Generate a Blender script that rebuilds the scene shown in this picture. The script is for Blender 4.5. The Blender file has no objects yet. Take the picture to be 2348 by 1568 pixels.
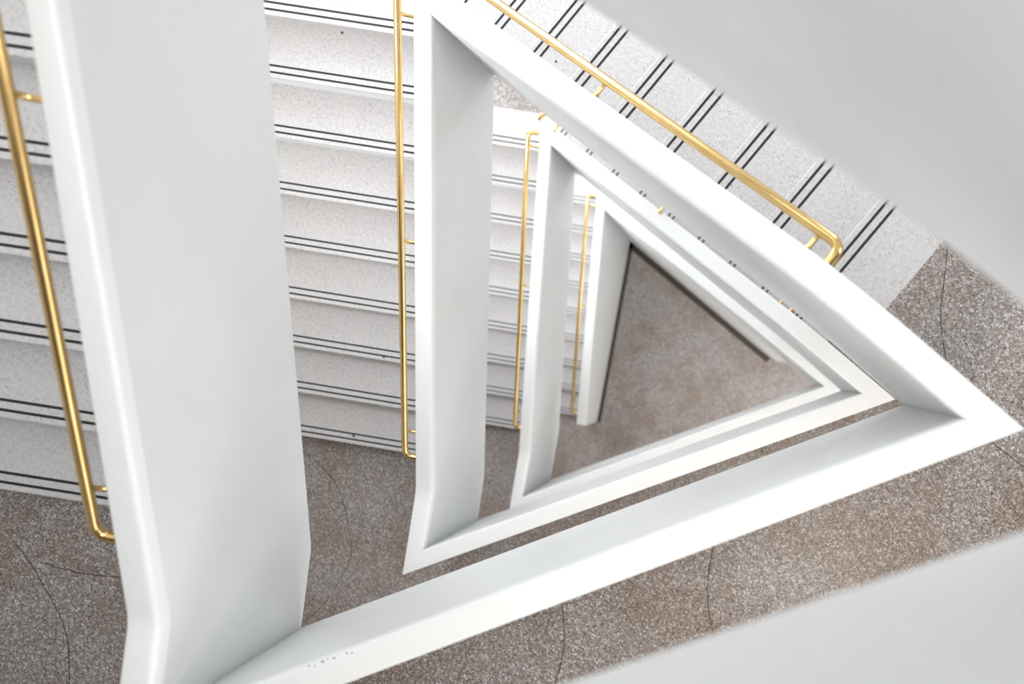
import bpy, bmesh, math, random
from mathutils import Vector, Matrix
random.seed(4)
W, HH = 2348, 1568
# surveyed dimensions of the stairwell (metres); floor-to-floor height is 3 m, nine risers per flight
P = {"f": 2625.8083, "u0": 1707.3991, "v0": 854.0263, "Zc": 13.2129, "hp": 0.9202, "hA": 0.7842, "hb": 0.3566, "hbA": 0.3186, "t": 0.0967, "sB": 0.322, "sR": 0.4855, "sBb": 0.3623, "sRb": 0.4943, "nL": 0.4567, "gL": 0.28, "nR": -0.2044, "gR": 0.2785, "st1": 0.0287, "st2": 0.0638, "cx": 1607.9068, "cy": 886.5728, "Ax": -1.3571, "Ay": 1.5609, "Bx": -1.7861, "By": -1.0034, "Rx": 0.6368, "Ry": -0.1187, "rd": 0.0647, "rh": 0.7868, "A0t_x": 0.0141, "A0t_y": -0.003, "A0t_z": -0.005, "A0b_x": 0.0339, "A0b_y": -0.0436, "tA0": 0.0032, "A1t_x": 0.0115, "A1t_y": 0.0224, "A1t_z": 0.0063, "A1b_x": 0.0181, "A1b_y": 0.0335, "A1b_z": 0.0084, "tA1": 0.0024, "A2t_x": -0.001, "A2t_y": -0.0097, "A2t_z": 0.0011, "A2b_x": 0.0305, "A2b_y": 0.0186, "A2b_z": -0.0128, "tA2": 0.0145, "A3t_x": 0.0096, "A3t_y": 0.0068, "A3t_z": -0.0023, "A3b_x": 0.0223, "A3b_y": 0.0246, "A3b_z": 0.0045, "tA3": 0.01, "B1t_x": -0.0304, "B1t_y": -0.0152, "B1t_z": 0.0192, "B1b_x": -0.0168, "B1b_y": 0.0077, "B1b_z": 0.0064, "tB1": -0.0092, "B2t_x": -0.0023, "B2t_y": 0.0171, "B2t_z": -0.0072, "B2b_x": 0.0039, "B2b_y": 0.018, "B2b_z": -0.005, "tB2": -0.0026, "B3t_x": 0.0283, "B3t_y": -0.0332, "B3t_z": -0.0015, "B3b_x": -0.0023, "B3b_y": -0.0264, "B3b_z": 0.0238, "tB3": -0.0009, "B4b_x": -0.0134, "B4b_y": 0.0394, "B4b_z": -0.0241, "R1t_x": 0.0045, "R1t_y": 0.0079, "R1t_z": -0.0025, "tR1": -0.0099, "R2t_x": 0.0018, "R2t_y": 0.0043, "R2t_z": -0.0003, "tR2": -0.0013, "R3t_x": -0.0121, "R3t_y": -0.0125, "R3t_z": -0.0054, "R3b_x": -0.008, "R3b_y": -0.01, "R3b_z": 0.0017, "tR3": -0.0064, "R4b_x": -0.0005, "R4b_y": -0.0104, "R4b_z": -0.0027, "kL0t_s": 0.0083, "kL0t_z": -0.0023, "nL0": 0.0229, "gL0": 0.0001, "wL0": 0.0025, "rdL0": 0.0007, "kR0t_s": 0.008, "kR0t_z": 0.0019, "kL1t_s": 0.0203, "kL1t_z": 0.0104, "kL1b_s": 0.091, "kL1b_z": -0.0005, "nL1": 0.0042, "gL1": -0.0006, "wL1": -0.0035, "rdL1": 0.0038, "kR1t_s": -0.0446, "kR1t_z": 0.0034, "nR1": 0.0104, "gR1": -0.0002, "wR1": 0.0005, "kL2t_s": -0.001, "kL2t_z": 0.0019, "kL2b_s": -0.0572, "kL2b_z": 0.0357, "nL2": -0.0094, "gL2": -0.0014, "wL2": -0.007, "rdL2": 0.0034, "kR2t_s": 0.0088, "kR2t_z": 0.0339, "kR2b_s": 0.0398, "kR2b_z": 0.016, "nR2": -0.0155, "gR2": 0.0003, "wR2": -0.0012, "rdR2": -0.0067, "kL3t_s": -0.0276, "kL3t_z": 0.0147, "kL3b_s": -0.0338, "kL3b_z": 0.0375, "nL3": -0.0177, "gL3": 0.0008, "wL3": -0.0174, "rdL3": -0.0013, "kR3b_s": -0.0405, "kR3b_z": -0.0176}
H = 3.0; r = H/18; FW = 1.45
g = P.get
scene = bpy.context.scene

# ------------------------------------------------------------ camera
def cam_axes():
    n = Vector((P['u0']-P['cx'], -(P['v0']-P['cy']), -P['f'])).normalized()
    zc = -n
    xc = Vector((1,0,0)) - zc[0]*zc; xc.normalize()
    return Matrix((xc, zc.cross(xc), zc)).transposed()      # camera <- world
M = cam_axes()
cd = bpy.data.cameras.new('camera'); cam = bpy.data.objects.new('camera', cd)
scene.collection.objects.link(cam); scene.camera = cam
cam.matrix_world = Matrix.Translation((0,0,P['Zc'])) @ M.transposed().to_4x4()
cd.sensor_width = 36; cd.sensor_fit = 'HORIZONTAL'
cd.lens = P['f']*36/W
cd.shift_x = -(P['cx']-W/2)/W
cd.shift_y = (P['cy']-HH/2)/W
cd.clip_start = .05
cd.dof.use_dof = True; cd.dof.focus_distance = 5.0; cd.dof.aperture_fstop = 1.7

# ------------------------------------------------------------ world, exposure
w = bpy.data.worlds.new('daylight'); scene.world = w; w.use_nodes = True
bg = w.node_tree.nodes['Background']; bg.inputs[0].default_value = (.86,.92,1,1); bg.inputs[1].default_value = 1.0
scene.view_settings.view_transform = 'Standard'; scene.view_settings.look = 'None'
scene.view_settings.exposure = 0.06; scene.view_settings.gamma = 1
# brightness of each kind of window or lamp: apex windows (lower storeys / top storey), mid windows on the right,
# added ground-floor window, skylight, added fill: landing lamps, apex panel, soffit lights, front windows
G = dict(apex=4.4, apex_top=2.4, mid_right=11.0, ground=10.0, sky=6.1, lamp=34.0, lamp_top=42.0, panel_top=8.0, soffit=18.0, front=1.7, corner=5.5)
scene.cycles.max_bounces = 6; scene.cycles.diffuse_bounces = 4; scene.cycles.glossy_bounces = 2; scene.cycles.adaptive_threshold = .04

# ------------------------------------------------------------ materials
def mat(name, col, rough=.5, metal=0, spec=.5):
    m = bpy.data.materials.new(name); m.use_nodes = True
    b = m.node_tree.nodes['Principled BSDF']
    b.inputs['Base Color'].default_value = (*col,1); b.inputs['Roughness'].default_value = rough
    b.inputs['Metallic'].default_value = metal; b.inputs['Specular IOR Level'].default_value = spec
    return m
def N(m, t, **kw):
    n = m.node_tree.nodes.new(t)
    for k, v in kw.items(): setattr(n, k, v)
    return n
def L(m, a, b): m.node_tree.links.new(a, b)
def ramp(m, fac, stops):
    n = N(m, 'ShaderNodeValToRGB'); cr = n.color_ramp
    while len(cr.elements) < len(stops): cr.elements.new(.5)
    for e, (p, c) in zip(cr.elements, stops): e.position = p; e.color = (*c, 1) if len(c) == 3 else c
    L(m, fac, n.inputs[0]); return n.outputs[0]
def noise(m, co, scale, detail=2, rough=.5):
    n = N(m, 'ShaderNodeTexNoise'); n.inputs['Scale'].default_value = scale; n.inputs['Detail'].default_value = detail
    n.inputs['Roughness'].default_value = rough; L(m, co, n.inputs['Vector']); return n.outputs['Fac']
def voro(m, co, scale, out='Distance', feature='F1'):
    n = N(m, 'ShaderNodeTexVoronoi', feature=feature); n.inputs['Scale'].default_value = scale
    L(m, co, n.inputs['Vector']); return n.outputs[out]
def mix(m, fac, a, b, mode='MIX'):
    n = N(m, 'ShaderNodeMix', data_type='RGBA', blend_type=mode)
    for s, v in ((n.inputs[0], fac), (n.inputs[6], a), (n.inputs[7], b)):
        if isinstance(v, (int, float)): s.default_value = v
        elif isinstance(v, tuple): s.default_value = (*v, 1)
        else: L(m, v, s)
    return n.outputs[2]
def coord(m): return N(m, 'ShaderNodeNewGeometry').outputs['Position']
def BS(m): return m.node_tree.nodes['Principled BSDF']
def bump(m, h, strength, dist):
    n = N(m, 'ShaderNodeBump'); n.inputs['Strength'].default_value = strength; n.inputs['Distance'].default_value = dist
    L(m, h, n.inputs['Height']); L(m, n.outputs[0], BS(m).inputs['Normal'])

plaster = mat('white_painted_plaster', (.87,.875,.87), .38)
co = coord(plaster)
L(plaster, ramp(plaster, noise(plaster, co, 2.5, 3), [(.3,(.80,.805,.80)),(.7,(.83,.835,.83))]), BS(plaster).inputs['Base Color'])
bump(plaster, noise(plaster, co, 9, 3), .15, .01)
cap_toplit = mat('white_cap_paint_toplit', (.93,.935,.93), .42)  # same paint as the panels, lightened: top light put into the cap colour
bump(cap_toplit, noise(cap_toplit, coord(cap_toplit), 9, 3), .12, .01)
wallmat = mat('white_wall_paint', (.88,.87,.85), .6)

tread = mat('pale_stair_terrazzo', (.8,.78,.77), .45)
co = coord(tread)
base = ramp(tread, noise(tread, co, 60, 4, .7), [(.3,(.60,.57,.56)),(.52,(.72,.695,.685)),(.75,(.78,.76,.75))])
cell = voro(tread, co, 185, 'Color')
sep = N(tread, 'ShaderNodeSeparateColor'); L(tread, cell, sep.inputs[0])
thr = ramp(tread, sep.outputs[0], [(.76,(0,0,0)),(.84,(1,1,1))])
dist = ramp(tread, voro(tread, co, 185), [(.26,(1,1,1)),(.42,(0,0,0))])
clump = ramp(tread, noise(tread, co, 9, 3), [(.35,(.25,)*3),(.65,(1,)*3)])
spk = mix(tread, 1.0, mix(tread, 1.0, thr, dist, 'MULTIPLY'), clump, 'MULTIPLY')
L(tread, mix(tread, spk, base, (.13,.11,.11)), BS(tread).inputs['Base Color'])

terr = mat('brown_chip_terrazzo', (.3,.27,.24), .35)
co = coord(terr)
matrix = ramp(terr, noise(terr, co, 4.5, 4, .6), [(.3,(.10,.075,.055)),(.5,(.14,.11,.09)),(.7,(.17,.145,.125))])
nv = N(terr, 'ShaderNodeTexNoise'); nv.inputs['Scale'].default_value = 160; L(terr, co, nv.inputs['Vector'])
va = N(terr, 'ShaderNodeVectorMath', operation='MULTIPLY_ADD'); L(terr, nv.outputs['Color'], va.inputs[0]); va.inputs[1].default_value = (.008,)*3; L(terr, co, va.inputs[2])
wc = va.outputs[0]
def chips(scale, lo, hi, amount):
    c = voro(terr, wc, scale, 'Color'); s = N(terr, 'ShaderNodeSeparateColor'); L(terr, c, s.inputs[0])
    d = ramp(terr, voro(terr, wc, scale, feature='DISTANCE_TO_EDGE'), [(lo,(0,0,0)),(hi,(1,1,1))])
    k = ramp(terr, s.outputs[1], [(amount-.02,(1,1,1)),(amount+.02,(0,0,0))])
    tone = ramp(terr, s.outputs[0], [(0,(.26,.21,.18)),(.35,(.40,.345,.32)),(.7,(.56,.52,.51)),(1,(.78,.76,.77))])
    return mix(terr, 1.0, d, k, 'MULTIPLY'), tone
f1, t1 = chips(135, .03, .14, .62)
f2, t2 = chips(260, .03, .16, .85)
c = mix(terr, f2, matrix, t2); c = mix(terr, f1, c, t1)
dirt = ramp(terr, noise(terr, co, 2.2, 5, .65), [(.38,(.84,.76,.69)),(.56,(1,1,1))])
L(terr, mix(terr, 1.0, c, dirt, 'MULTIPLY'), BS(terr).inputs['Base Color'])
BS(terr).inputs['Roughness'].default_value = .4

strip = mat('black_grip_strip', (.012,.012,.02), .5)
brass = mat('polished_brass', (.82,.56,.23), .14, 1)
co = coord(brass)
L(brass, ramp(brass, noise(brass, co, 14, 2), [(.3,(.76,.51,.20)),(.7,(.85,.60,.27))]), BS(brass).inputs['Base Color'])
crackm = mat('crack_dark', (.05,.04,.035), .9)
scuffm = mat('scuff_grey', (.22,.22,.27), .7)
basem = mat('dark_base_strip', (.075,.06,.045), .8)
framem = mat('window_frame_grey', (.4,.4,.4), .4)
def glow(name, col, strength):
    m = mat(name, (.9,.93,.96), .15); BS(m).inputs['Emission Color'].default_value = (*col,1); BS(m).inputs['Emission Strength'].default_value = strength; return m
DAY = (.90,.955,1)
GM = {k: glow('glass_or_diffuser_'+k, {'sky':(.93,.97,1),'lamp':(1,.86,.70),'lamp_top':(1,.90,.78),'panel':(.97,.985,1),'panel_top':(.97,.985,1),'soffit':(.97,.985,1)}.get(k, DAY), v) for k, v in G.items()}

# ------------------------------------------------------------ object helpers
def link(name, me, m=None, parent=None, smooth=None):
    o = bpy.data.objects.new(name, me); scene.collection.objects.link(o)
    if m: me.materials.append(m)
    if parent: o.parent = parent; o.matrix_parent_inverse = Matrix.Translation(-parent.location)
    if smooth is not None:
        for p in me.polygons: p.use_smooth = True
        me.set_sharp_from_angle(angle=math.radians(smooth))
    return o
def mesh(verts, faces, name='m'):
    me = bpy.data.meshes.new(name); me.from_pydata([tuple(v) for v in verts], [], faces)
    bm = bmesh.new(); bm.from_mesh(me); bmesh.ops.remove_doubles(bm, verts=bm.verts, dist=1e-5)
    bmesh.ops.recalc_face_normals(bm, faces=bm.faces); bm.to_mesh(me); bm.free(); me.update(); return me
def prism(poly, z0, z1, name='m'):
    n = len(poly); v = [(x, y, z0) for x, y in poly] + [(x, y, z1) for x, y in poly]
    f = [list(range(n))[::-1], list(range(n, 2*n))] + [[i, (i+1) % n, n+(i+1) % n, n+i] for i in range(n)]
    me = mesh(v, f, name); bm = bmesh.new(); bm.from_mesh(me)
    bmesh.ops.triangulate(bm, faces=[q for q in bm.faces if len(q.verts) > 4]); bm.to_mesh(me); bm.free(); return me
def empty(name, loc, label=None, cat=None, group=None):
    o = bpy.data.objects.new(name, None); scene.collection.objects.link(o); o.location = loc
    o.empty_display_size = .1
    tag(o, label, cat, group); return o
def tag(o, label=None, cat=None, group=None, kind=None):
    if label: o['label'] = label
    if cat: o['category'] = cat
    if group: o['group'] = group
    if kind: o['kind'] = kind
    return o

# ------------------------------------------------------------ geometry of the well
V2 = lambda a, b: Vector((a, b))
A, B, R = V2(P['Ax'],P['Ay']), V2(P['Bx'],P['By']), V2(P['Rx'],P['Ry'])
uL, uR, uB = (A-B).normalized(), (R-A).normalized(), (B-R).normalized()
cen = (A+B+R)/3
def outw(u, p):
    o = V2(-u.y, u.x); return o if (p-cen).dot(o) > 0 else -o
oL, oR, oB = outw(uL, A), outw(uR, R), outw(uB, B)
LL, RL = (A-B).length, (R-A).length
def isect(p, o1, q, o2):        # point x with (x-p).o1 = 0 and (x-q).o2 = 0
    c1, c2 = p.dot(o1), q.dot(o2); d = o1.x*o2.y - o1.y*o2.x
    return V2((c1*o2.y - c2*o1.y)/d, (o1.x*c2 - o2.x*c1)/d)
def z3(a, z): return Vector((a.x, a.y, z))
CN = {'A': (A, oL, oR), 'B': (B, oL, oB), 'R': (R, oR, oB)}
def corner(c, k, tb, o=0):
    p, o1, o2 = CN[c]; key = c+str(k)+tb; F = k*H
    if c == 'A': z = F+H/2+(P['hA'] if tb == 't' else -P['hbA'])
    else: z = F+(P['hp'] if tb == 't' else -P['hb'])
    if o:
        t = P['t']+g('t'+c+str(k), 0); p = isect(p+o1*t, o1, p+o2*t, o2)
    return z3(p+V2(g(key+'_x',0), g(key+'_y',0)), z+g(key+'_z',0))
def kink(side, k, tb):
    """inner and outer plan points where the sloping wall turns level"""
    if side == 'L': lv = ('B', k); s = (P['sB'] if tb == 't' else P['sBb']); ln = LL
    else: lv = ('R', k+1); s = (P['sR'] if tb == 't' else P['sRb']); ln = RL
    s += g('k%s%d%s_s' % (side, k, tb), 0); dz = g('k%s%d%s_z' % (side, k, tb), 0)
    b0, a0 = corner(*lv, tb), corner('A', k, tb); q = b0.lerp(a0, s/ln)
    b1, a1 = corner(*lv, tb, 1), corner('A', k, tb, 1)
    d = (a1-b1).to_2d(); x = (q-b1).to_2d().dot(d)/d.length_squared; q1 = b1.lerp(a1, x)
    q.z = b0.z+dz; q1.z = b0.z+dz
    return q, q1
def line_of(side, k, tb):
    """polyline of (inner, outer) points from low end to high end"""
    if side == 'L': return [(corner('B',k,tb), corner('B',k,tb,1)), kink('L',k,tb), (corner('A',k,tb), corner('A',k,tb,1))]
    if side == 'R': return [(corner('A',k,tb), corner('A',k,tb,1)), kink('R',k,tb), (corner('R',k+1,tb), corner('R',k+1,tb,1))]
    return [(corner('R',k,tb), corner('R',k,tb,1)), (corner('B',k,tb), corner('B',k,tb,1))]
def stations(pl, rad, n=10):
    if len(pl) == 2: return [tuple(pl[0][j].lerp(pl[1][j], i/n) for j in (0,1)) for i in range(n+1)]
    a, k, b = pl; out = []
    la, lb = (k[0]-a[0]).length, (b[0]-k[0]).length
    fa, fb = 1-min(rad, la*.8)/la, min(rad, lb*.8)/lb
    for i in range(4): out.append(tuple(a[j].lerp(k[j], fa*i/4) for j in (0,1)))
    for i in range(9):
        t = i/8; q = []
        for j in (0,1):
            p0, p2 = a[j].lerp(k[j], fa), k[j].lerp(b[j], fb)
            q.append(p0*(1-t)**2+k[j]*2*t*(1-t)+p2*t*t)
        out.append(tuple(q))
    for i in range(1, n+1): out.append(tuple(k[j].lerp(b[j], fb+(1-fb)*i/n) for j in (0,1)))
    return out

# ------------------------------------------------------------ parapets
CAPH = .07
def sweep(rings):
    n = len(rings[0]); v = [p for q in rings for p in q]; f = []
    for i in range(len(rings)-1):
        for j in range(n): f.append([i*n+j, i*n+(j+1) % n, (i+1)*n+(j+1) % n, (i+1)*n+j])
    f += [list(range(n)), list(range((len(rings)-1)*n, len(rings)*n))[::-1]]
    return mesh(v, f)
RI, RO = .022, .012
def cap_profile():
    pr = [(0, 0, -CAPH)]
    for i in range(7):
        a = math.pi/2*i/6; pr.append((0, RI*(1-math.cos(a)), -RI*(1-math.sin(a))))
    for i in range(7):
        a = math.pi/2*i/6; pr.append((1, -RO*(1-math.sin(a)), -RO*(1-math.cos(a))))
    pr.append((1, 0, -CAPH)); return pr
def parapet(side, k, label, bottom=None, cut=None):
    top = stations(line_of(side,k,'t'), .035 if side == 'L' else .22)
    bot = stations(line_of(side,k,'b'), .03 if side == 'L' else .15)
    if cut is not None:      # free lower end of the lowest parapet
        def trim(st):
            out = [q for q in st if (q[0].to_2d()-B).dot(uL) > cut+.01]; first = []
            i = st.index(out[0])
            for j in (0,1):
                p, q = st[i-1][j], st[i][j]; sp, sq = (p.to_2d()-B).dot(uL), (q.to_2d()-B).dot(uL)
                first.append(p.lerp(q, (cut-sp)/(sq-sp)))
            return [tuple(first)] + out
        top = trim(top); 
        bot = [tuple(z3(p.to_2d(), 0) for p in q) for q in top]
        db = corner('A',k,'b')-corner('A',k,'t')
        for i, q in enumerate(bot):
            x = i/(len(bot)-1)
            for p in q: p.x += db.x*x; p.y += db.y*x
    if bottom: bot = bottom(bot)
    root = empty('stair_parapet', top[0][0].copy(), label, 'parapet', 'white parapets spiralling round the well')
    root.location.z = bot[0][0].z
    pr = cap_profile(); rings = []
    for a, b in top:
        d = (b-a); w = d.length; e = d.normalized(); q = []
        for side_, off, dz in pr:
            base = a if side_ == 0 else b
            p = base + e*off; q.append(Vector((p.x, p.y, base.z+dz)))
        rings.append(q)
    cap = link('cap', sweep(rings), cap_toplit, root, 50)
    rings = []
    for (a, b), (c, d) in zip(top, bot):
        lo = Vector((0,0,-CAPH))
        rings.append([a+lo, (a+lo).lerp(c,.5), c, d, (b+lo).lerp(d,.5), b+lo])
    link('wall_panel', sweep(rings), plaster, root, 40)
    return root, top, bot
LEVEL = ['ground floor', 'first floor', 'second floor', 'third floor', 'fourth floor']
parapet('L', 0, 'lowest and shortest white parapet, free end standing on the brown bottom floor', cut=.44)
def r0bot(st):
    out = []
    for q in st:
        s = (q[0].to_2d()-A).dot(uR)
        if s < RL*.80: out.append(tuple(z3(p.to_2d(), 0) for p in q))
        elif s < RL*.86: out.append(tuple(z3(p.to_2d(), .17+(s/RL-.80)*6) for p in q))
        else: out.append(q)
    return out
parapet('R', 0, 'innermost slanting white parapet along the upper right edge of the bottom floor', r0bot)
parapet('B', 1, 'innermost white parapet band below the visible triangle of bottom floor')
parapet('L', 1, 'narrow upright white parapet between the two smallest brass rails')
parapet('R', 1, 'second slanting white parapet outwards from the bottom floor, dark tread ticks along it')
parapet('B', 2, 'middle white parapet band with a thin brown floor strip below it')
parapet('L', 2, 'upright white parapet right of the long central brass rail')
parapet('R', 2, 'broad slanting white parapet below the big brass rail at upper right')
_, capB3, _ = parapet('B', 3, 'broad white parapet band crossing the bottom with small scuffs near its left end')
parapet('L', 3, 'large blurred bluish white parapet at the left beside the leftmost brass rail')
parapet('R', 3, 'nearest grey parapet face filling the top right corner, out of focus')
parapet('B', 4, 'nearest white parapet face filling the bottom right corner, out of focus')
par_b3 = [o for o in scene.objects if o.get('label','').startswith('broad white parapet band')][0]

# ------------------------------------------------------------ steps and landings
T0 = P['t']-.01      # treads run a hair under the parapet's plaster
def sp(side, k, s, q):
    if side == 'L': u, o, base, th = uL, oL, B, g('wL%d' % k, 0)
    else: u, o, base, th = uR, oR, A, g('wR%d' % k, 0)
    return base + u*s + (o+u*th)*q
def n0(side, k): return P['n'+side]+g('n%s%d' % (side,k), 0)
def gg(side, k): return P['g'+side]+g('g%s%d' % (side,k), 0)
UND = .04
def profile_block(side, k, prof, q0, q1):
    v = [z3(sp(side,k,s,q0), z) for s, z in prof] + [z3(sp(side,k,s,q1), z) for s, z in prof]; n = len(prof)
    f = [list(range(n)), list(range(n,2*n))[::-1]] + [[i,(i+1) % n,n+(i+1) % n,n+i] for i in range(n)]
    return mesh(v, f)
def strip_poly(side, k, s0, s1, q0, q1, z):
    p = [sp(side,k,s0,q0), sp(side,k,s1,q0), sp(side,k,s1,q1), sp(side,k,s0,q1)]
    return prism([tuple(x) for x in p], z-.004, z+.0012)
def wall_isect(side, k, s):     # where the line across the flight at s meets the outer wall
    return sp(side, k, s, P['t']+FW)
def apex_cross(k):              # the left joint line meets the right flight's first nosing line
    s10 = n0('L',k)+9*gg('L',k); sR = n0('R',k)
    return isect(sp('L',k,s10,0), uL-oL*g('wL%d' % k,0), sp('R',k,sR,0), uR-oR*g('wR%d' % k,0))
ORD = ['bottom', 'second', 'third', 'fourth', 'fifth', 'sixth', 'seventh', 'eighth', 'top']
def flight(side, k, label):
    z0 = k*H+(0 if side == 'L' else H/2); s0, d = n0(side,k), gg(side,k)
    root = empty('stair_flight', z3(sp(side,k,s0,.7), z0), label, 'staircase', 'terrazzo stair flights around the well')
    q0, q1 = T0, P['t']+FW
    for i in range(1,10):
        s, z = s0+(i-1)*d, z0+i*r; e = s+d+UND if i < 9 else s+d
        nr = .007
        prof = [(s+nr, z), (s+nr*.3, z-nr*.3), (s, z-nr), (s+.004, z-.03), (s+UND, z-r), (e, z-r), (e, z)]
        if i == 9 and side == 'L':
            ao = corner('A',k,'b',1).to_2d()
            sR = n0('R',k); e1 = sp('R',k,sR,P['t']-.01); x = apex_cross(k)
            back = z-.04
            pl = [sp('L',k,s,q0), z3(ao,0).to_2d()-uR*0, e1, x, sp('L',k,s+d,q1), sp('L',k,s,q1)]
            me = prism([tuple(p) for p in pl], z-.05, z)
            stp = link('step', me, tread, root)
            prof = [(s+.004, z-.05), (s+UND, z-r), (s+d*.5, z-r), (s+d*.5, z-.05)]
            link('riser', profile_block(side,k,prof,q0,q1), tread, stp)
        else:
            stp = link('step', profile_block(side,k,prof,q0,q1), tread, root)
        for so in (P['st1'], P['st2']):
            link('grip_strip', strip_poly(side,k,s+so-.005,s+so+.005,P['t']-.005,q1-.04,z), strip, stp)
    # sloping concrete soffit under the steps
    sa, sb = s0+UND, s0+9*d; zt = lambda s: z0+(s-s0-UND)/d*r
    prof = [(sa, z0-.02), (sa, z0-.30), (sb, z0+H/2-.34), (sb, z0+H/2-r-.02)]
    prof = [(sa+.0, z0-.001), (sb-d, z0+8*r-.001), (sb-.02, z0+8*r-.001), (sb-.02, z0+8*r-.2), (sa+.3, z0-.2), (sa, z0-.2)]
    if z0 == 0: prof = [(sa, -.001+.0), (sb-d, z0+8*r-.001), (sb-.02, z0+8*r-.001), (sb-.02, z0+8*r-.2), (sa+.45, 0), ]
    link('soffit', profile_block(side,k,prof,P['t']+.002,q1), plaster, root)
    return root
flights = {}
flights['L',0] = flight('L', 0, 'lowest narrow flight beside the smallest brass rail, rising off the bottom floor')
flights['L',1] = flight('L', 1, 'flight of pale striped steps seen between the two inner upright parapets')
flights['L',2] = flight('L', 2, 'wide flight of pale striped steps left of the central brass rail')
flights['L',3] = flight('L', 3, 'flight at the far left edge behind the blurred parapet')
flights['R',0] = flight('R', 0, 'hidden lowest right flight above the innermost slanting parapet')
flights['R',1] = flight('R', 1, 'right flight seen only as a thin line of dark ticks beside the second slanting parapet')
flights['R',2] = flight('R', 2, 'bright flight of striped steps at upper right under the big brass rail')

q1 = P['t']+FW
cB = isect(B+oL*q1, oL, B+oB*q1, oB); cR = isect(R+oR*q1, oR, R+oB*q1, oB); cA = isect(A+oL*q1, oL, A+oR*q1, oR)
def flr(name, label, poly, z, th=.2):
    o = link(name, prism([tuple(p) for p in poly], z-th, z), terr)
    return o
def landing_poly(k, kl):
    sR = n0('R',k-1)+9*gg('R',k-1) if k-1 < 3 else 2.28
    sL = n0('L',kl)+UND if kl < 4 else .5
    t = P['t']-.012
    return [sp('L',kl,sL,t), sp('L',kl,sL,q1), cB, cR, sp('R',k-1,sR,q1), sp('R',k-1,sR,t), isect(R+oR*t,oR,R+oB*t,oB), isect(B+oL*t,oL,B+oB*t,oB)]
names = {1:'speckled brown landing glimpsed between the two innermost parapet rings',
         2:'brown terrazzo landing at the foot of the central flight, cracked in curves',
         3:'nearest speckled terrazzo landing, at lower right and lower left, with hairline cracks',
         4:'topmost landing behind the nearest white parapet face at bottom right'}
landings = {}
for k in (1,2,3,4):
    o = flr('landing', None, landing_poly(k, k), k*H); landings[k] = o
    tag(o, names[k], 'landing')
mn = {0:'lowest apex landing behind the innermost parapet point', 1:'pale pinkish landing patch above the apex of the middle parapet',
      2:'apex landing just above the top edge of the picture behind the central parapet',
      3:'topmost apex landing, above the top edge of the picture', 4:'roof-level apex slab above the whole stair'}
for k in (0,1,2,3,4):
    sR = n0('R',k); pl = [apex_cross(k), sp('L',k,n0('L',k)+9*gg('L',k),q1), cA, sp('R',k,sR+UND,q1), sp('R',k,sR+UND,(apex_cross(k)-A).dot(oR))]
    o = flr('apex_landing', None, pl, k*H+H/2); tag(o, mn[k], 'landing')
fl = flr('floor', None, [cB, cR, cA], 0, .2); tag(fl, kind='structure')

# dark flat strip where the lowest parapets meet the floor
def joint(p, q, inward, wd):
    return prism([tuple(x) for x in (p, q, q+inward*wd, p+inward*wd)], 0, .004)
a0 = corner('A',0,'b').to_2d(); 
l0 = B+uL*.44; r0 = A+uR*(RL*.83)
jo = link('trim_1', joint(a0+oL*.0, l0, -oL, .045), basem); tag(jo, kind='structure')
jo = link('trim_2', joint(a0, r0, -oR, .07), basem); tag(jo, kind='structure')

# hairline cracks in the landings
def crack(pts, z, parent, wd=.0035):
    pts = [V2(*p) for p in pts]; dense = []
    for i in range(len(pts)-1):
        p0 = pts[max(i-1,0)]; p1 = pts[i]; p2 = pts[i+1]; p3 = pts[min(i+2,len(pts)-1)]
        for j in range(6):
            t = j/6
            dense.append(.5*((2*p1)+(-p0+p2)*t+(2*p0-5*p1+4*p2-p3)*t*t+(-p0+3*p1-3*p2+p3)*t**3) + V2(random.uniform(-1,1),random.uniform(-1,1))*.0006)
    dense.append(pts[-1]); v = []; f = []
    for i, p in enumerate(dense):
        d = (dense[min(i+1,len(dense)-1)]-dense[max(i-1,0)]).normalized(); nn = V2(-d.y,d.x)*wd/2*random.uniform(.7,1.05)
        v += [z3(p+nn,z+.0006), z3(p-nn,z+.0006), z3(p-nn,z-.002), z3(p+nn,z-.002)]
    for i in range(len(dense)-1):
        for j in range(4): f.append([i*4+j, i*4+(j+1) % 4, i*4+4+(j+1) % 4, i*4+4+j])
    f += [[0,1,2,3], [len(v)-4,len(v)-3,len(v)-2,len(v)-1]]
    link('crack', mesh(v,f), crackm, parent)
for c in ([(.741,.468),(.724,.309),(.715,.213),(.72,.134),(.739,.03)], [(-.114,-.629),(-.135,-.759),(-.135,-.851),(-.121,-.938),(-.1,-1.007)],
          [(-.682,-.829),(-.669,-.936),(-.674,-1.042),(-.694,-1.123),(-.715,-1.192)], [(.847,-.216),(.903,-.256),(1.018,-.343)],
          [(-2.759,-.635),(-2.7,-.709),(-2.61,-.86),(-2.565,-.955),(-2.546,-1.051),(-2.547,-1.211)], [(-2.641,-.717),(-2.581,-.736),(-2.474,-.759),(-2.306,-.772)]):
    crack(c, 9, landings[3])
for c in ([(-2.862,-.463),(-2.818,-.504),(-2.728,-.575),(-2.62,-.691),(-2.559,-.841),(-2.528,-.983),(-2.512,-1.103),(-2.526,-1.209),(-2.669,-1.459),(-2.867,-1.631)], [(-1.922,-1.189),(-1.905,-1.207),(-1.838,-1.289)]):
    crack(c, 6, landings[2], .004)

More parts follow.
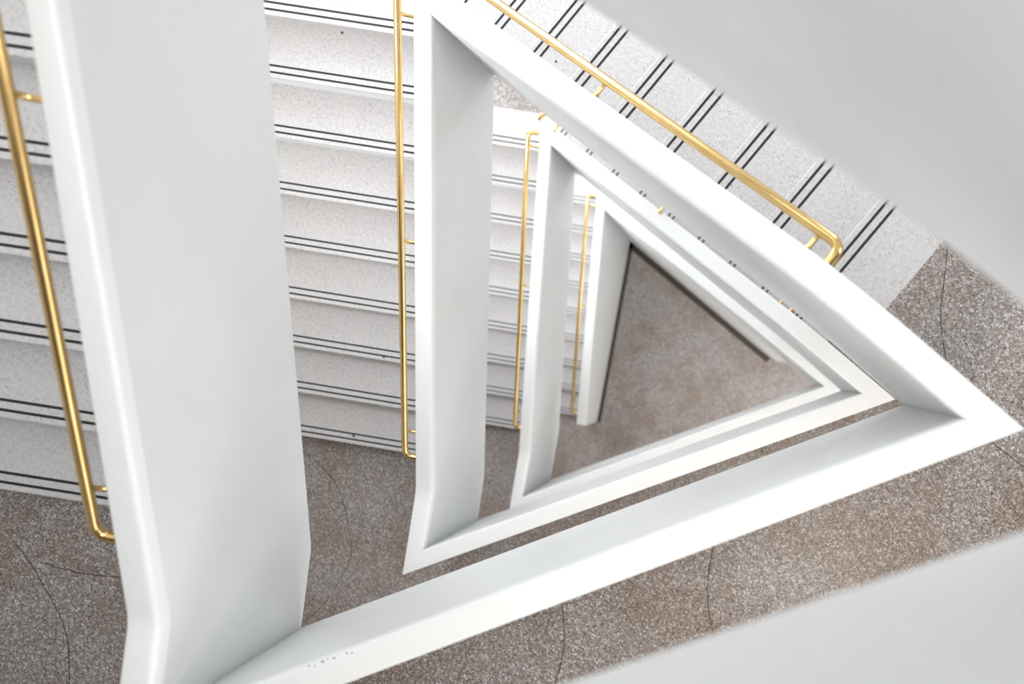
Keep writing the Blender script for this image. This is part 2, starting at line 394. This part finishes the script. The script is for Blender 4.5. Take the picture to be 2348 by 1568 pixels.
# dark spots trodden into the steps and a landing
spotm = mat('dark_spot', (.10,.075,.065), .8)
def spot(parent, x, y, z, rad):
    n = 9; pl = [(x+rad*random.uniform(.7,1.2)*math.cos(2*math.pi*i/n), y+rad*random.uniform(.7,1.2)*math.sin(2*math.pi*i/n)) for i in range(n)]
    link('dark_spot', prism(pl, z-.002, z+.0008), spotm, parent)
def step_of(side, k, i): return [o for o in flights[side,k].children if o.name.startswith('step')][i-1]
spot(step_of('L',2,8), -2.083, 1.76, 6+8*r, .008); spot(step_of('L',2,3), -2.137, .095, 6.5, .010); spot(step_of('L',2,1), -2.435, -.395, 6+r, .009)
spot(step_of('R',2,3), -.86, 1.418, 7.5+3*r, .006); spot(step_of('R',2,4), -.62, 1.28, 7.5+4*r, .003)
spot(landings[1], -2.295, -.989, 3, .012)
# small grey scuffs on the inner edge of the third-floor parapet's cap
fr = (corner('R',3,'t')-corner('B',3,'t'))
for (x, off, ln, wd) in ((.205,.006,.006,.010),(.212,.010,.004,.008),(.222,.008,.012,.012),(.228,.005,.006,.007),(.236,.009,.008,.010),(.241,.006,.005,.006),(.252,.008,.010,.008),(.258,.010,.006,.006)):
    dd = off*1.3+.001; p = corner('B',3,'t')+fr*(x-.003)+z3(oB*dd,-(RI-math.sqrt(RI*RI-(RI-dd)**2))+.0005); e = fr.normalized()*ln/2; n = z3(oB,0)*wd/2
    v = [p-e-n, p+e*.7-n, p+e+n*.8, p-e*.6+n]; v = [q+Vector((0,0,-.0004)) for q in v]+[q+Vector((0,0,.0007)) for q in v]
    link('scuff_mark', mesh(v, [[3,2,1,0],[4,5,6,7],[0,1,5,4],[1,2,6,5],[2,3,7,6],[3,0,4,7]]), scuffm, par_b3)

# ------------------------------------------------------------ brass handrails
RR = .0178
def tube(pts, rad, seg=16, cap=True):
    rings = []; up = None
    for i, p in enumerate(pts):
        d = (pts[min(i+1,len(pts)-1)]-pts[max(i-1,0)]).normalized()
        if up is None: up = Vector((0,0,1)) if abs(d.z) < .8 else Vector((1,0,0))
        x = d.cross(up).normalized(); y = x.cross(d).normalized(); up = y
        rings.append([p+(x*math.cos(a)+y*math.sin(a))*rad for a in (2*math.pi*j/seg for j in range(seg))])
    return sweep(rings)
def arc(p, c, q, n=8):    # rounded corner at c
    return [p*(1-t)**2+c*2*t*(1-t)+q*t*t for t in (i/n for i in range(n+1))]
def handrail(side, k, label, s_a=.08, s_b=2.23, brs=(.22,1.20,2.15)):
    dist = P['rd']+g('rd%s%d' % (side,k),0); d = gg(side,k) if side == 'R' else P['gL']; s0 = n0(side,k) if side == 'L' else P['nR']
    z0 = k*H+(0 if side == 'L' else H/2)
    u, o, base = (uL,oL,B) if side == 'L' else (uR,oR,A)
    pos = lambda s, q: z3(base+u*(s0+s)+o*(P['t']+q), z0+r+s/d*r+P['rh'])
    root = empty('brass_handrail', pos(s_a,0), label, 'handrail', 'brass handrails along the flights')
    b = .045
    pts = [pos(s_a,-.01)] + arc(pos(s_a,dist-b), pos(s_a,dist), pos(s_a+b,dist)) + arc(pos(s_b-b,dist), pos(s_b,dist), pos(s_b,dist-b)) + [pos(s_b,-.01)]
    link('rail', tube(pts, RR, 20), brass, root, 40)
    for s in brs:
        q = pos(s,dist); wl = pos(s,-.005)+Vector((0,0,-.06))
        pts = [q+Vector((0,0,-.008))] + arc(q+Vector((0,0,-.026)), q+Vector((0,0,-.05)), q.lerp(pos(s,0),.4)+Vector((0,0,-.055)), 6) + [wl]
        br = link('bracket', tube(pts, .0088, 12), brass, root, 40)
        n = z3(o,0); ring = [wl+n*t for t in (.002,.010)]
        link('flange', tube(ring, .013, 16), brass, br, 40)
handrail('L', 0, 'shortest brass handrail, innermost, beside the lowest parapet')
handrail('L', 1, 'second smallest upright brass handrail, left of the narrow white parapet')
handrail('L', 2, 'long thin upright brass handrail over the central wide flight')
handrail('L', 3, 'thickest brass handrail at far left with a bright glint')
handrail('R', 1, 'mostly hidden brass handrail showing only as gold bits beside the second slanting parapet')
handrail('R', 2, 'big slanting brass handrail at upper right curving into the parapet')

# ------------------------------------------------------------ enclosing walls, windows, skylight
ZT = 16.5
def wall(name, p, q, holes=()):
    """wall between plan points p,q, its outer face 0.2 m further out, with rectangular window holes (s0,s1,z0,z1)"""
    u = (q-p).normalized(); ln = (q-p).length; o = outw(u, p)
    zs = sorted({-.2, ZT} | {z for h in holes for z in h[2:]}); ss = sorted({0, ln} | {s for h in holes for s in h[:2]})
    bm = bmesh.new()
    for i in range(len(ss)-1):
        for j in range(len(zs)-1):
            sm, zm = (ss[i]+ss[i+1])/2, (zs[j]+zs[j+1])/2
            if any(h[0] < sm < h[1] and h[2] < zm < h[3] for h in holes): continue
            v = []
            for oo in (0,.2):
                for s, z in ((ss[i],zs[j]),(ss[i+1],zs[j]),(ss[i+1],zs[j+1]),(ss[i],zs[j+1])): v.append(bm.verts.new(z3(p+u*s+o*oo, z)))
            for f in ((3,2,1,0),(4,5,6,7),(0,1,5,4),(1,2,6,5),(2,3,7,6),(3,0,4,7)): bm.faces.new([v[x] for x in f])
    bmesh.ops.remove_doubles(bm, verts=bm.verts, dist=1e-4); bmesh.ops.recalc_face_normals(bm, faces=bm.faces)
    me = bpy.data.meshes.new(name); bm.to_mesh(me); bm.free()
    tag(link(name, me, wallmat), kind='structure')
nwin = 0
def window(p, u, o, h, pane):
    global nwin; nwin += 1
    s0, s1, z0, z1 = h
    def bx(a, b, c, d, e0, e1, name, m, parent):
        v = [z3(p+u*s+o*e, z) for e in (e0,e1) for s, z in ((a,c),(b,c),(b,d),(a,d))]
        return link(name, mesh(v, [(3,2,1,0),(4,5,6,7),(0,1,5,4),(1,2,6,5),(2,3,7,6),(3,0,4,7)]), m, parent)
    rt = bx(s0, s1, z0, z1, .10, .12, 'window_%d' % nwin, pane, None); tag(rt, kind='structure')
    f = .05
    for a,b,c,d in ((s0,s1,z0,z0+f),(s0,s1,z1-f,z1),(s0,s0+f,z0+f,z1-f),(s1-f,s1,z0+f,z1-f),((s0+s1)/2-f/2,(s0+s1)/2+f/2,z0+f,z1-f)):
        bx(a,b,c,d,.07,.10,'window_frame',framem,rt)
holesL = []; holesR = []; holesF = [((1.2, 3.2, 1.1, 2.1),'ground')]  # ground-floor front window added to brighten the bottom of the well
lnL = (cA-cB).length; sB0 = (B-cB).dot(uL); lnR = (cR-cA).length; lnF = (cB-cR).length
for k in range(4):
    z = k*H+H/2; kind = 'apex' if k < 3 else 'apex_top'; zt = z+(2.6 if k < 3 else 1.5)
    holesL.append(((lnL-2.1, lnL-.25, z+.7, zt), kind)); holesR.append(((.25, 2.1, z+.7, zt), kind))
    if k < 3: holesR.append(((lnR*.5-.22, lnR*.5+.22, z+1.75, z+2.35), 'mid_right'))
    if k > 0: holesR.append(((lnR-2.6, lnR-1.5, k*H+1.0, k*H+2.0), 'corner'))
    if k > 0: holesF.append(((lnF/2-1.2, lnF/2+1.2, k*H+1.0, k*H+2.3), 'front'))  # front windows added as fill light for the upper storeys
bare = lambda hs: [h for h, _ in hs]
wall('wall_left', cB, cA, bare(holesL)); wall('wall_right', cA, cR, bare(holesR)); wall('wall_front', cR, cB, bare(holesF))
for h, m_ in holesL: window(cB, uL, oL, h, GM[m_])
for h, m_ in holesR: window(cA, uR, oR, h, GM[m_])
for h, m_ in holesF: window(cR, uB, oB, h, GM[m_])
# round fill lamps added under each landing
def disc(c, rad, z0, z1, n=32): return prism([(c.x+rad*math.cos(2*math.pi*i/n), c.y+rad*math.sin(2*math.pi*i/n)) for i in range(n)], z0, z1)
for k in (1,2,3,4):
    c_ = R*.8+B*.2+oB*.85; zt = k*H-.2
    rt = empty('fill_lamp', z3(c_, zt), 'added round fill lamp under the %s landing, outside the picture' % LEVEL[k], 'lamp', 'added fill lamps')
    link('housing', disc(c_, .22, zt-.05, zt), framem, rt)
    link('diffuser', disc(c_, .19, zt-.07, zt-.05), GM['lamp' if k < 4 else 'lamp_top'], rt)
# square fill panel added above the top apex landing
for k in (3,):
    c_ = A-(cen-A).normalized()*1.0; zt = (k+1)*H+H/2-.2; e1, e2 = uL*.36, oL*.36
    rt = empty('fill_panel', z3(c_, zt), 'added square fill light high above the topmost apex landing, outside the picture', 'lamp')
    sq = lambda f: [tuple(c_+e1*a*f+e2*b*f) for a, b in ((-1,-1),(1,-1),(1,1),(-1,1))]
    link('housing', prism(sq(1.06), zt-.05, zt-.001), framem, rt)
    link('diffuser', prism(sq(1), zt-.06, zt-.05), GM['panel_top'], rt)
# added fill panels fixed to the soffit above the lower half of each left flight
for k in (0,1,2):
    s_ = 1.45; c_ = sp('L',k,n0('L',k)+s_-.45,.75); zt = (k+1)*H+(s_-.45-UND)/P['gL']*r-.25-.16
    rt = empty('fill_panel', z3(c_, zt), 'added fill light over the lower steps of the %s left flight, outside the picture' % ('lowest','second','third')[k], 'lamp', 'added fill lights')
    sq = lambda f: [tuple(c_+uL*a*f*.3+oL*b*f*.3) for a, b in ((-1,-1),(1,-1),(1,1),(-1,1))]
    link('housing', prism(sq(1.06), zt-.05, zt+.1), framem, rt)
    link('diffuser', prism(sq(1), zt-.06, zt-.05), GM['soffit'], rt)
# roof: a ceiling ring around a triangular skylight over the well
def off(t): return [isect(B+oL*t,oL,B+oB*t,oB), isect(R+oR*t,oR,R+oB*t,oB), isect(A+oL*t,oL,A+oR*t,oR)]
inn, out_ = off(.5), off(FW+P['t']+.2)
v = [z3(p,z) for z in (ZT,ZT+.2) for p in inn+out_]
f = []
for i in range(3):
    j = (i+1) % 3
    f += [[i,j,3+j,3+i],[6+i,6+j,9+j,9+i],[i,j,6+j,6+i],[3+i,3+j,9+j,9+i]]
tag(link('ceiling', mesh(v,f), wallmat), kind='structure')
nwin += 1
tag(link('window_%d' % nwin, prism([tuple(p) for p in inn], ZT+.1, ZT+.14), GM['sky']), kind='structure')
